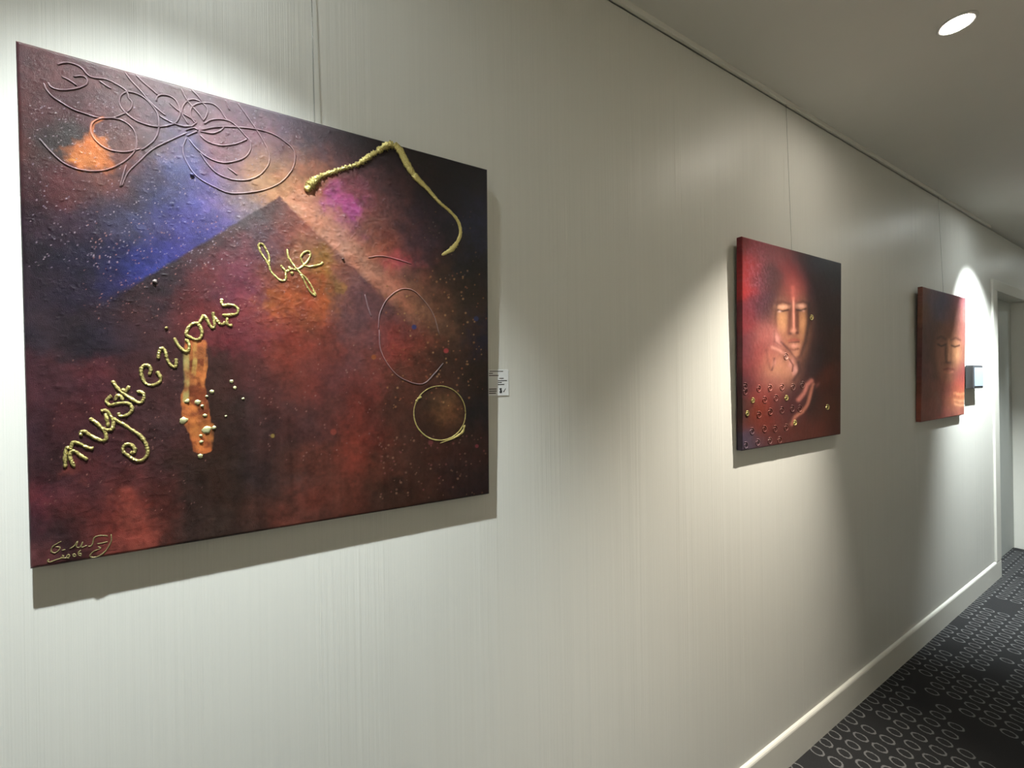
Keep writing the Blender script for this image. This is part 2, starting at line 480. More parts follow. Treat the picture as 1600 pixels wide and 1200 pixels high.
class Canvas:
    """a stretched canvas on the wall: local x right, z up, y = -out of the front face (front face at y=0)"""
    def __init__(self, name, cx, zb, W, H, g_bot, g_top, thick, label, cat, turn=0.0):
        lean = math.asin((g_top - g_bot) / H)
        self.W, self.H, self.T = W, H, thick
        self.root = empty(name, (cx, -g_bot, zb), (lean, turn, 0))
        tag(self.root, label, cat)
        R = self.root.rotation_euler.to_matrix()
        self.R = np.array(R); self.o = np.array([cx, -g_bot, zb])
        self.n = self.R @ np.array([0, 1.0, 0])
    def local(self, x, y):
        """photograph point -> (x, z) on the front face"""
        p = on_plane(x, y, self.o, self.n)
        q = self.R.T @ (p - self.o)
        return q[0], q[2]
    def pixels(self, X, Z):
        P = np.stack([X, np.zeros_like(X), Z], -1) @ self.R.T + self.o - CAM
        z = P @ FW
        return 800 + FPX * (P @ CR) / z, 600 - FPX * (P @ CU) / z
    def build(self, n, painter, mat, gain, relief=None):
        W, H, T = self.W, self.H, self.T
        u = np.linspace(0, 1, n)
        U, V = np.meshgrid(u, u, indexing='ij')
        X, Z = (U - 0.5) * W, V * H
        PX, PY = self.pixels(X, Z)
        C = np.clip(painter(PX, PY, U, V) * np.array(gain), 0.0, 0.9)
        self.C, self.n_grid = C, n
        Y = np.zeros_like(X)
        if relief is not None: Y = -relief(PX, PY, U, V)
        edge = np.minimum.reduce([U, 1 - U, V, 1 - V])
        Y = Y * np.clip(edge / 0.01, 0, 1) + 0.0022 * np.clip(1 - edge * W / 0.0035, 0, 1) ** 2
        verts = np.stack([X, Y, Z], -1).reshape(-1, 3)
        cols = C.reshape(-1, 3)
        idx = np.arange(n * n).reshape(n, n)
        quads = np.stack([idx[:-1, :-1], idx[1:, :-1], idx[1:, 1:], idx[:-1, 1:]], -1).reshape(-1, 4)
        # sides: the painted edge wraps back to the rear of the stretcher
        loop = np.concatenate([idx[:-1, 0], idx[-1, :-1], idx[1:, -1][::-1], idx[0, 1:][::-1]])
        m = len(loop)
        back = verts[loop].copy(); back[:, 1] = T
        base = len(verts)
        verts = np.concatenate([verts, back]); cols = np.concatenate([cols, cols[loop]])
        k = np.arange(m); k2 = (k + 1) % m
        side = np.stack([loop[k2], loop[k], base + k, base + k2], -1)
        quads = np.concatenate([quads, side])
        me = bpy.data.meshes.new('canvas')
        me.vertices.add(len(verts)); me.vertices.foreach_set('co', verts.astype(np.float32).ravel())
        me.loops.add(quads.size); me.loops.foreach_set('vertex_index', quads.astype(np.int32).ravel())
        me.polygons.add(len(quads))
        me.polygons.foreach_set('loop_start', (np.arange(len(quads)) * 4).astype(np.int32))
        me.polygons.foreach_set('loop_total', np.full(len(quads), 4, np.int32))
        sm = np.ones(len(quads), bool); sm[-m:] = False
        me.polygons.foreach_set('use_smooth', sm)
        at = me.color_attributes.new('pigment', 'FLOAT_COLOR', 'POINT')
        at.data.foreach_set('color', np.concatenate([cols, np.ones((len(cols), 1))], 1).astype(np.float32).ravel())
        me.update(calc_edges=True)
        link('canvas', me, mat, self.root)
        # rear of the stretched canvas
        bar = plain('bare_wood', (0.42, 0.33, 0.22), 0.7, noise=0.2, nscale=40)
        w = 0.035
        for (a, b_, c, d) in ((-W / 2 + .001, W / 2 - .001, .001, w), (-W / 2 + .001, W / 2 - .001, H - w, H - .001),
                              (-W / 2 + .001, -W / 2 + w, w, H - w), (W / 2 - w, W / 2 - .001, w, H - w)):
            box('stretcher_bar', a, b_, 0.006, T - 0.0005, c, d, bar, self.root)
    def hang(self, x_top, x_bot, r=0.0009):
        """clear nylon hanging line from the picture rail to the top of the canvas, with its hook"""
        Ri = self.R.T
        a = np.array([x_top, -0.009, 2.386]); b_ = np.array([x_bot, self.o[1] + (self.R @ np.array([0, 0.012, self.H]))[1], self.o[2] + self.H - 0.03])
        P = [Ri @ (a + (b_ - a) * t - self.o) for t in np.linspace(0, 1, 9)]
        verts, faces = [], []
        for p in P:
            for k in range(6):
                verts.append((p[0] + r * math.cos(k * math.pi / 3), p[1] + r * math.sin(k * math.pi / 3), p[2]))
        for i in range(8):
            for k in range(6):
                faces.append((i * 6 + k, i * 6 + (k + 1) % 6, i * 6 + 6 + (k + 1) % 6, i * 6 + 6 + k))
        me = bpy.data.meshes.new('hanging_line'); me.from_pydata(verts, [], faces)
        for p in me.polygons: p.use_smooth = True
        o = link('hanging_line', me, MAT['nylon'], self.root); o['label'] = 'thin hanging line up to the picture rail'
    def colour_at(self, X, Z):
        i = int(np.clip((X / self.W + 0.5) * (self.n_grid - 1), 0, self.n_grid - 1))
        j = int(np.clip(Z / self.H * (self.n_grid - 1), 0, self.n_grid - 1))
        return self.C[i, j]
    def line(self, name, pts, r, mat, pigment=None, lumps=0.0, sub=6, flat=0.75, sides=6, seed=0, zoom=None, clamp=True, parent=None):
        """raised line of paint that follows photograph points; r = width(s) in metres"""
        if zoom: pts = [(zoom[0] + p[0] / zoom[2], zoom[1] + p[1] / zoom[2]) for p in pts]
        L = catmull([np.array(self.local(*p)) for p in pts], sub)
        n = len(L)
        rs = np.interp(np.linspace(0, 1, n), np.linspace(0, 1, len(r)), r) if not np.isscalar(r) else np.full(n, r)
        g = np.random.default_rng(seed + n)
        rs = rs * (1 + lumps * g.uniform(-1, 1, n))
        taper = np.ones(n); taper[0] = 0.55; taper[-1] = 0.55
        rs = rs * taper
        verts, faces, cols = [], [], []
        for i in range(n):
            t = L[min(i + 1, n - 1)] - L[max(i - 1, 0)]
            t = t / (np.linalg.norm(t) + 1e-9)
            nx, nz = -t[1], t[0]
            c = L[i]
            if clamp:
                c = np.array([np.clip(c[0], -self.W / 2 + .002, self.W / 2 - .002), np.clip(c[1], .002, self.H - .002)])
            j = lumps * 0.5 * rs[i]
            for k in range(sides):
                a = math.pi * 2 * k / sides
                w = rs[i] * math.cos(a) + j * g.uniform(-1, 1)
                h = rs[i] * flat * math.sin(a) + j * g.uniform(-1, 1)
                verts.append((c[0] + nx * w, -h - rs[i] * 0.15, c[1] + nz * w))
                if pigment is not None:
                    q = self.colour_at(*c)
                    cols.append((*np.clip(q * pigment[0] + lin(pigment[1]), 0, 1), 1))
        for i in range(n - 1):
            for k in range(sides):
                k2 = (k + 1) % sides
                faces.append((i * sides + k, i * sides + k2, (i + 1) * sides + k2, (i + 1) * sides + k))
        faces.append(tuple(range(sides))); faces.append(tuple((n - 1) * sides + k for k in range(sides))[::-1])
        me = bpy.data.meshes.new(name)
        me.from_pydata(verts, [], faces)
        if pigment is not None:
            at = me.color_attributes.new('pigment', 'FLOAT_COLOR', 'POINT')
            at.data.foreach_set('color', np.array(cols, np.float32).ravel())
        for p in me.polygons: p.use_smooth = True
        bm = bmesh.new(); bm.from_mesh(me)
        bmesh.ops.recalc_face_normals(bm, faces=bm.faces[:]); bm.to_mesh(me); bm.free()
        return link(name, me, mat, parent or self.root)
    def dab(self, name, x, y, r, h, mat, pigment=None, seed=0, zoom=None, parent=None):
        """a lump of paint"""
        if zoom: x, y = zoom[0] + x / zoom[2], zoom[1] + y / zoom[2]
        cx, cz = self.local(x, y)
        g = np.random.default_rng(seed + 3)
        bm = bmesh.new()
        bmesh.ops.create_icosphere(bm, subdivisions=2, radius=1.0)
        for v in bm.verts:
            k = 1 + 0.22 * g.uniform(-1, 1)
            v.co = Vector((cx + v.co.x * r * k, v.co.y * h * k - 0.0002, cz + v.co.z * r * k))
        me = mesh_of(bm, name, True)
        if pigment is not None:
            q = self.colour_at(cx, cz)
            cc = (*np.clip(q * pigment[0] + lin(pigment[1]), 0, 1), 1)
            at = me.color_attributes.new('pigment', 'FLOAT_COLOR', 'POINT')
            at.data.foreach_set('color', np.array([cc] * len(me.vertices), np.float32).ravel())
        return link(name, me, mat, parent or self.root)

# ------------------------------------------------------------------ painting 1: nebula, pyramid, gold writing
OUT = [  # upper left greys carry varnish sheen mixed into the pigment
 (40,100,95,60,65),(100,110,105,72,76),(140,115,118,85,90),(180,125,116,100,106),(230,130,122,108,116),(280,145,126,114,122),(330,160,124,108,120),(380,170,115,95,112),
 (430,185,105,85,105),(480,200,84,66,82),(530,212,60,48,60),(580,225,44,34,45),(640,240,30,28,38),(700,255,28,26,42),(750,270,32,34,54),
 (35,180,86,50,52),(70,170,86,52,58),(110,160,80,52,60),(150,170,98,68,75),(190,180,112,88,92),(240,180,122,98,108),(290,190,120,102,115),
 (340,200,135,106,122),(390,215,136,102,126),(440,225,120,86,110),(490,240,100,68,80),(540,250,72,50,62),(590,250,58,40,48),
 (40,230,94,55,55),(75,225,68,62,62),(92,210,66,62,62),(70,250,78,58,58),(190,225,118,84,80),(230,215,122,98,100),(270,215,112,104,125),
 (290,235,88,102,165),(330,230,140,110,122),(370,240,140,106,118),(410,240,160,128,115),(435,260,190,158,102),(460,250,150,110,90),(480,265,195,108,68),
 (470,285,205,130,78),(520,260,112,72,74),(500,280,170,95,60),
 (45,290,78,46,52),(90,285,94,52,58),(130,285,98,58,60),(170,280,128,78,66),(200,300,74,62,76),(240,290,68,66,98),(280,290,76,82,135),
 (320,290,102,98,172),(360,290,150,128,142),(400,290,188,155,120),(430,290,212,168,110),(455,300,218,166,114),(500,310,192,130,85),
 (540,310,165,82,112),(530,325,178,76,142),(545,332,175,70,135),(570,300,120,74,76),(620,290,84,54,62),(670,300,34,27,40),(720,310,28,30,52),(750,320,32,42,76),
 (50,340,56,42,58),(100,340,60,45,62),(150,340,60,50,72),(200,340,68,64,90),(240,350,66,72,118),(280,345,68,70,150),(320,330,92,94,185),(350,320,120,116,180),(385,315,152,136,150),
 (60,400,42,36,48),(120,400,42,37,58),(180,400,45,44,80),(230,400,46,50,112),(270,385,58,62,150),(300,365,78,84,168),(330,352,98,96,165),
 (60,450,47,42,56),(120,450,42,39,58),(180,440,40,41,80),(215,432,42,54,140),(240,418,50,62,150),
 (560,340,150,92,80),(600,330,118,73,72),(590,360,140,84,70),(630,370,108,64,65),(580,390,168,95,58),(610,400,152,85,70),(640,410,120,64,66),
 (660,350,58,41,60),(690,350,38,33,54),(650,390,70,44,64),(700,400,38,31,40),(740,400,28,27,38),(740,350,32,42,84),(755,345,36,52,96),
 (690,440,76,50,37),(740,450,42,30,28),(720,500,62,42,30),(757,520,28,30,58),(660,450,110,70,52),(680,480,105,70,48),
 (480,330,215,160,124),(520,370,205,144,114),(560,410,196,130,104),(600,440,178,115,88),(640,480,148,96,64),(680,520,105,70,48),(500,345,200,138,100),(545,385,185,120,95),(620,430,150,92,75),
]
INN = [
 (432,322,96,76,76),(400,340,92,82,84),(370,352,88,80,84),(340,370,76,68,72),(300,400,62,56,66),(260,430,54,47,56),(230,460,50,42,50),
 (440,350,130,78,68),(465,350,150,85,70),(410,380,108,72,82),(360,400,110,63,72),(320,430,104,50,56),(380,430,120,58,80),(430,420,114,72,66),
 (470,400,150,106,72),(500,410,155,108,42),(512,440,160,98,26),(480,450,152,74,32),(440,440,150,85,42),(425,470,168,84,36),(460,480,130,62,42),
 (500,480,168,84,30),(540,420,132,86,80),(560,450,110,74,78),(600,460,104,70,72),(620,490,95,60,62),(500,380,140,90,78),(400,460,118,58,76),(400,490,112,54,66),
 (570,480,104,70,76),(520,460,140,90,50),
]
LOW = [
 (60,520,52,46,57),(110,520,44,39,48),(160,510,47,41,55),(200,520,62,43,50),(240,510,72,47,52),(280,490,92,47,52),(330,500,112,48,54),(370,520,112,43,52),
 (420,520,116,56,65),(460,530,122,54,40),(500,530,116,56,46),(540,500,105,69,70),(560,540,105,67,68),(600,530,120,66,66),(630,540,128,50,40),(650,560,105,57,41),
 (700,570,62,40,30),(740,580,44,30,26),(60,600,76,47,58),(100,590,78,47,55),(150,600,92,44,52),(200,590,75,44,50),(250,590,75,47,48),(340,590,70,46,42),
 (380,580,78,47,50),(420,590,85,49,48),(460,580,112,58,50),(500,590,100,50,48),(540,590,100,53,52),(580,580,110,53,49),(600,570,122,60,44),(640,590,85,49,37),
 (690,600,70,42,32),(60,680,70,46,56),(100,670,76,44,52),(150,680,72,41,50),(200,670,80,47,52),(250,670,78,49,50),(350,660,62,42,36),(400,660,70,47,46),
 (440,650,78,51,50),(480,650,80,51,50),(520,640,96,51,45),(560,640,108,46,39),(580,660,102,45,35),(620,650,75,44,34),(660,710,72,42,32),(720,720,58,36,32),
 (60,740,60,44,52),(100,730,58,40,46),(140,740,98,47,50),(180,740,80,44,48),(230,740,86,47,48),(280,740,62,43,38),(340,740,58,42,35),(400,730,60,45,45),
 (450,730,86,57,50),(500,720,102,57,45),(550,710,124,57,41),(600,720,90,50,36),(650,740,70,42,32),(740,750,52,34,33),(65,780,108,54,66),(100,790,108,54,58),
 (150,790,80,44,48),(190,770,112,54,50),(200,810,144,72,60),(240,790,86,47,42),(300,790,60,43,38),(360,780,60,45,38),(420,780,78,50,42),(480,780,112,57,44),
 (530,770,118,60,44),(580,770,80,48,35),(640,770,58,38,28),(60,830,68,50,57),(100,830,60,45,49),(140,840,86,47,48),(170,830,138,64,58),(210,840,148,75,60),
 (240,830,112,60,52),(280,830,70,50,44),(340,825,68,50,42),(400,815,72,52,45),(450,805,118,65,51),(500,800,102,58,46),(560,790,70,44,34),(60,878,122,70,72),
 (760,640,34,28,32),(760,760,40,30,32),(735,690,58,36,30),
]
ZB = (0, 60, 4.0); ZD1 = (20, 80, 8.0); ZD2 = (180, 100, 8.0); ZD3 = (280, 150, 8.0)
ZA = (100, 560, 6.667); ZG = (200, 450, 8.0); ZC = (395, 370, 10.91); Z2 = (380, 180, 4.0); Z4 = (380, 460, 4.0); ZE = (60, 820, 11.43); ZF = (260, 540, 6.32)
def zp(z, pts): return [(z[0] + a / z[2], z[1] + b / z[2]) for a, b in pts]

def painter1(PX, PY, U, V):
    wx = 22 * fbm(U, V, 14, 11) + 12 * fbm(U, V, 60, 31, 3)
    wy = 22 * fbm(U, V, 14, 51) + 12 * fbm(U, V, 60, 71, 3)
    QX, QY = PX + wx, PY + wy
    out = blend_points(QX, QY, OUT + LOW, 19)
    inn = blend_points(QX, QY, INN + LOW, 19)
    # the pyramid: two clean edges from the apex that dissolve further down
    def side(x0, y0, x1, y1):
        L = math.hypot(x1 - x0, y1 - y0)
        return ((x1 - x0) * (PY - y0) - (y1 - y0) * (PX - x0)) / L
    rough = 1.6 * fbm(U, V, 90, 5, 2)
    dl = side(205, 446, 437, 307) + rough       # inside positive
    dr_ = side(437, 307, 655, 514) + rough
    d = np.minimum(dl, dr_)
    fade = np.clip((PY - 400) / 120, 0, 1)
    m = np.clip(0.5 + d / (3.0 + 40 * fade ** 2), 0, 1)
    m = np.where(PY < 300, 0, m)
    out = out * np.interp(PY, [90, 330, 480], [0.78, 0.82, 1.0])[..., None]  # upper part darkened to offset the sheen held in these colours
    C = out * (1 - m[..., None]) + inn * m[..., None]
    # glow of light paint just outside the right edge, thin blue glaze outside the left edge
    bn = dr_ + 9 + 9 * fbm(U, V, 30, 611, 3)
    band = np.exp(-0.5 * (bn / np.where(bn < 0, 17.0, 8.0)) ** 2) * (dr_ < 3) * (dl > 6) * np.clip((520 - PY) / 200, 0, 1)
    C = mixin(C, 0.5 * band, (226, 172, 134))
    bandl = np.exp(-0.5 * ((dl + 8) / 8.0) ** 2) * (dl < 3) * (dr_ > 10) * np.clip((450 - PY) / 40, 0, 1) * np.clip((385 - PX) / 50, 0, 1)
    C = mixin(C, 0.5 * bandl, (60, 66, 150))
    # orange cloud upper left
    nz = fbm(U, V, 70, 91, 3)
    o = blob(QX, QY, 132, 236, 24, 17) * 1.3 + 0.7 * blob(QX, QY, 165, 258, 16, 16)
    C = mixin(C, np.clip((o - 0.35 + 0.35 * nz) * 1.8, 0, 0.95), (206, 118, 42))
    C = mixin(C, np.clip((blob(QX, QY, 114, 244, 7, 6) + 0.5 * blob(QX, QY, 138, 236, 8, 7) - .4) * 2, 0, .9), (228, 148, 50))
    C = mixin(C, 0.7 * blob(QX, QY, 84, 222, 18, 14), (58, 58, 60))
    C = mixin(C, 0.85 * soft(stroke_d(PX, PY, zp(ZB, [(640,500),(580,530),(570,590),(595,630)])), 2.2, 2), (200, 120, 52))
    # magenta flecks
    C = mixin(C, np.clip((blob(QX, QY, 526, 312, 14, 17) + blob(QX, QY, 552, 330, 11, 13) - .3) * 1.2 + .3 * nz, 0, .75), (186, 76, 156))
    C = mixin(C, 0.5 * blob(QX, QY, 628, 408, 22, 7, .2), (190, 66, 92))
    # ochre and burnt orange under the word
    C = mixin(C, np.clip((blob(QX, QY, 506, 415, 18, 24) - .3 + .25 * nz) * 1.5, 0, .85), (150, 108, 34))
    C = mixin(C, np.clip((blob(QX, QY, 440, 468, 26, 16) - .35 + .35 * nz) * 1.6, 0, .85), (176, 92, 34))
    C = mixin(C, np.clip((blob(QX, QY, 506, 462, 9, 32) - .3 + .25 * nz) * 1.6, 0, .85), (172, 84, 26))
    C = mixin(C, np.clip((blob(QX, QY, 535, 455, 9, 14) - .4) * 1.5, 0, .6), (150, 112, 46))
    C = mixin(C, .35 * np.clip(blob(QX, QY, 450, 540, 30, 50), 0, 1), (150, 62, 40))
    # vertical dry-brush veils in the lower half
    veil = fbm(U, V, (60, 3), 201, 3)
    low = np.clip((PY - 540) / 150, 0, 1)
    C = C * (1 + (0.28 * veil * low)[..., None])
    C = mixin(C, .5 * low * np.clip(blob(QX, QY, 560, 690, 16, 110) + fbm(U, V, (40, 4), 77, 2) * .4, 0, 1) * blob(PX, PY, 545, 700, 50, 100), (128, 56, 40))
    # red block patches bottom left
    r = (blob(QX, QY, 200, 808, 22, 34) + blob(QX, QY, 235, 845, 16, 14) + .6 * blob(QX, QY, 118, 742, 20, 16))
    C = mixin(C, np.clip((r - .35 + .3 * nz) * 1.5, 0, .75), (150, 74, 60))
    C = mixin(C, .6 * np.clip(blob(QX, QY, 60, 785, 12, 28), 0, 1), (112, 52, 66))
    # drip of orange paint below the o of the writing
    poly = zp(ZF, [(285, -60), (280, 300), (255, 500), (290, 700), (330, 870), (350, 1020)])
    dd = stroke_d(QX * .25 + PX * .75, QY * .25 + PY * .75, poly)
    w = np.interp(PY, [530, 600, 640, 660, 680, 705, 712], [17, 17.5, 20, 21, 17, 14, 6])
    dm = np.clip((w - dd) / 2.0, 0, 1) * (PY > 531) * (PY < 714)
    C = mixin(C, dm * np.clip(.80 + .5 * nz, .3, 1), (206, 122, 44))
    C = mixin(C, dm * np.clip(fbm(U, V, 50, 303, 3) * 2.2 + .1, 0, .85) * ((PY > 560) & (PX > 294)), (124, 54, 28))
    C = mixin(C, soft(stroke_d(PX, PY, zp(ZF, [(195, 60), (200, 380), (190, 540)])), 3, 3) * np.clip(.6 + nz, 0, 1), (200, 184, 96))
    C = mixin(C, soft(stroke_d(PX, PY, zp(ZF, [(280, -40), (285, 130), (270, 280)])), 2.5, 2) * np.clip(.5 + nz, 0, 1), (208, 172, 76))
    C = mixin(C, soft(stroke_d(PX, PY, zp(ZF, [(380, -20), (390, 200), (360, 330)])), 2.2, 2) * np.clip(.5 + nz, 0, 1), (224, 138, 50))
    C = mixin(C, soft(stroke_d(PX, PY, zp(ZF, [(220, 600), (280, 650), (270, 850), (330, 1010), (420, 980), (430, 800)])), 5, 3) * np.clip(.6 + nz, 0, 1) * .9, (224, 138, 48))
    # planet inside the gold ring
    ring = np.hypot((PX - 687) / 40.5, (PY - 645.5) / 42.5)
    C = mixin(C, soft(ring, .95, .08) * .9, (58, 37, 28))
    C = mixin(C, soft(ring, .85, .15) * blob(QX, QY, 695, 632, 20, 18) * .9, (124, 84, 44))
    C = mixin(C, .35 * blob(PX, PY, 612, 540, 14, 20), (150, 52, 40))
    # mottling: fine grain everywhere, stronger at the thick crumbly places
    g1 = fbm(U, V, 130, 401, 2); g2 = fbm(U, V, 36, 431, 3)
    C = C * (1 + 0.28 * g1 + 0.34 * g2)[..., None]
    g3 = fbm(U, V, 20, 471, 3)[..., None] * np.array([0.22, -0.06, -0.18])
    C = C * (1 + g3)
    lum = (C @ np.array([.3, .55, .15]))[..., None]
    C = lum + (C - lum) * 0.86
    # spatter, plus pale specks at the upper left that paint in sparkle
    for (x0, x1, y0, y1, n, cols_, rr) in (
        (600, 760, 420, 640, 170, ((150, 112, 74), (170, 140, 98), (140, 90, 62)), (0.6, 1.5)),
        (590, 760, 680, 780, 110, ((120, 92, 76), (140, 112, 92), (120, 76, 72)), (0.6, 1.6)),
        (395, 600, 520, 720, 90, ((150, 120, 112), (130, 100, 96)), (0.5, 1.1)),
        (60, 330, 560, 800, 160, ((170, 130, 122), (140, 110, 104)), (0.4, 0.9)),
        (130, 520, 330, 520, 420, ((190, 150, 140), (150, 110, 110)), (0.4, 0.9)),
        (45, 420, 150, 420, 620, ((190, 182, 192), (165, 160, 180)), (0.4, 0.9)),
        (640, 755, 330, 440, 40, ((96, 88, 92), (110, 86, 70)), (0.5, 1.2))):
        for _ in range(n):
            x, y = rng.uniform(x0, x1), rng.uniform(y0, y1)
            rad = rng.uniform(*rr)
            c = cols_[rng.integers(len(cols_))]
            lx, lz = P1.local(x, y)
            i, j = int((lx / P1.W + .5) * (U.shape[0] - 1)), int(lz / P1.H * (U.shape[0] - 1))
            s = slice(max(i - 5, 0), i + 6), slice(max(j - 5, 0), j + 6)
            if i < 0 or j < 0 or i >= U.shape[0] or j >= U.shape[0]: continue
            C[s] = mixin(C[s], 0.8 * soft(np.hypot(PX[s] - x, PY[s] - y), rad * .6, rad), c)
    for x, y, rad, c in ((697, 548, 4, (168, 70, 72)), (647, 511, 4, (44, 62, 116)), (426, 681, 3.2, (150, 138, 74)), (744, 498, 4, (44, 62, 110)),
                         (745, 697, 3, (130, 62, 70)), (673, 691, 4, (120, 66, 66)), (584, 558, 4, (150, 92, 50)), (521, 675, 5, (140, 72, 62))):
        C = mixin(C, .9 * soft(np.hypot(PX - x, PY - y), rad * .7, rad * .5), c)
    return C

def relief1(PX, PY, U, V):
    heavy = 0.28 + np.clip(1.1 * blob(PX, PY, 575, 360, 75, 60) + .9 * blob(PX, PY, 450, 470, 60, 50) + .8 * blob(PX, PY, 640, 570, 50, 50)
                           + .8 * blob(PX, PY, 200, 720, 110, 120) + .25 * blob(PX, PY, 110, 280, 80, 110) + .4 * blob(PX, PY, 430, 380, 90, 60), 0, 1.2)
    a = fbm(U, V, 26, 501, 3)
    b = 1 - np.abs(fbm(U, V, 48, 521, 3)) * 2.2
    c = fbm(U, V, (170, 120), 541, 1)
    grit = np.clip(fbm(U, V, 230, 561, 1) - 0.66, 0, 1) * 3.0 * np.clip(.25 + 1.2 * blob(PX, PY, 250, 330, 230, 150), 0, 1)
    h = heavy * (0.0002 * a + 0.00036 * np.clip(b, 0, 1) ** 4 + 0.00016 * c) + 0.0009 * grit
    return h

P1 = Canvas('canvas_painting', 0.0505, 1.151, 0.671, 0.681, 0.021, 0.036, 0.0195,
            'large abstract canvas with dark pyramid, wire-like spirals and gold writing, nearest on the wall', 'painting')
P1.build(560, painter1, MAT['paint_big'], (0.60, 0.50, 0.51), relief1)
P1.hang(0.0585, 0.061)
PB = MAT['paint_big']; GO = MAT['gold']

swirls = [
 (ZD1, [(440,390),(470,440),(540,475),(650,485),(780,470),(880,440),(930,400),(920,340),(860,310),(760,320)]),
 (ZD1, [(610,320),(700,360),(800,430)]),
 (ZD1, [(560,170),(650,145),(760,160),(860,210),(930,290),(1000,330),(1150,350),(1270,400),(1400,480),(1440,540),(1450,590)]),
 (ZD1, [(385,400),(420,480),(500,570),(620,650),(760,730),(900,780),(1060,830),(1200,840),(1300,820),(1370,790),(1430,770)]),
 (ZD1, [(1080,370),(1150,420),(1230,470)]),
 (ZD2, [(150,345),(70,400),(55,500),(110,590),(230,690),(380,755),(540,785),(660,770),(760,730),(810,640),(800,550),(760,460),(690,405),(590,385),(530,410),(510,470)]),
 (ZD2, [(150,345),(250,365),(360,420),(450,510),(520,610),(545,720),(540,840),(490,950),(400,1030),(330,1075)]),
 (ZD2, [(150,345),(165,420),(210,480),(200,550),(150,605)]),
 (ZD2, [(120,105),(200,210),(330,350),(430,470),(560,590),(630,645)]),
 (ZD2, [(255,135),(350,230),(470,330),(530,385)]),
 (ZD2, [(680,490),(760,560),(830,610),(930,670),(1010,710)]),
 (ZD2, [(545,640),(640,700),(740,745),(860,780),(960,780)]),
 (ZD2, [(910,750),(850,650),(835,580),(860,510),(920,455),(1000,445),(1090,490),(1150,560),(1145,640),(1100,715)]),
 (ZD2, [(1000,740),(945,660),(950,560),(1010,505),(1110,485),(1220,500),(1310,570),(1380,680),(1440,715)]),
 (ZD2, [(825,310),(890,440),(970,540),(1050,630),(1100,710)]),
 (ZD2, [(950,320),(1030,400),(1090,480)]),
 (ZD3, [(310,350),(400,300),(520,290),(640,320),(740,400),(820,490),(880,560),(895,650),(860,730),(800,780),(700,815),(560,835),(420,800),(300,730),(200,640),(120,540)]),
 (ZD2, [(1060,840),(1140,855),(1230,865),(1310,835),(1350,790),(1200,800),(1060,830)]),
 (ZD3, [(270,430),(400,400),(560,385),(720,390),(880,405),(1050,435),(1200,490),(1320,570),(1410,650),(1450,750),(1430,880),(1370,980),(1270,1080),(1130,1150),(960,1195),(656,1216),(440,1136),(216,1000),(80,800),(48,656),(90,520)]),
 (ZD3, [(260,490),(340,560),(450,605),(570,620),(700,600),(800,565),(850,540)]),
 (ZD3, [(260,710),(340,830),(440,940),(560,1010),(700,1050),(850,1050),(990,1000),(1090,900),(1130,800),(1110,680),(1050,560),(970,430),(860,270),(730,90)]),
 (ZD3, [(580,50),(600,110),(630,180)]),
 (ZD3, [(610,900),(680,950),(730,990)]),
 (ZD3, [(60,370),(150,380),(220,330)]),
 (ZD3, [(80,430),(180,400),(240,430)]),
 (ZD3, [(100,500),(160,470),(230,440)]),
 (ZB, [(1170,590),(1080,630),(960,690),(880,760),(800,840),(760,930)]),
 (ZB, [(245,625),(310,700),(400,780),(500,820),(600,830),(700,810),(790,760),(845,700),(855,640),(840,580),(800,535),(740,505),(640,500),(580,530),(570,590),(610,650),(680,695),(780,710),(880,690)]),
 (ZB, [(790,790),(770,860),(750,930)]),
 (Z4, [(845,220),(855,120),(900,30),(980,-30),(1060,-25),(1130,40),(1190,130),(1225,250)]),
 (Z4, [(850,220),(860,350),(920,460),(1000,530),(1120,560),(1200,490),(1250,430)]),
 (Z4, [(760,0),(780,80),(800,140)]),
 (Z2, [(780,890),(860,880),(960,900),(1050,930)]),
]
for k, (z, pts) in enumerate(swirls):
    P1.line('swirl_line', pts, 0.00115, PB, ((1.0), (84, 74, 78)), zoom=z, seed=k, flat=0.9)  # pigment lifted to paint in the gloss highlight on the lines

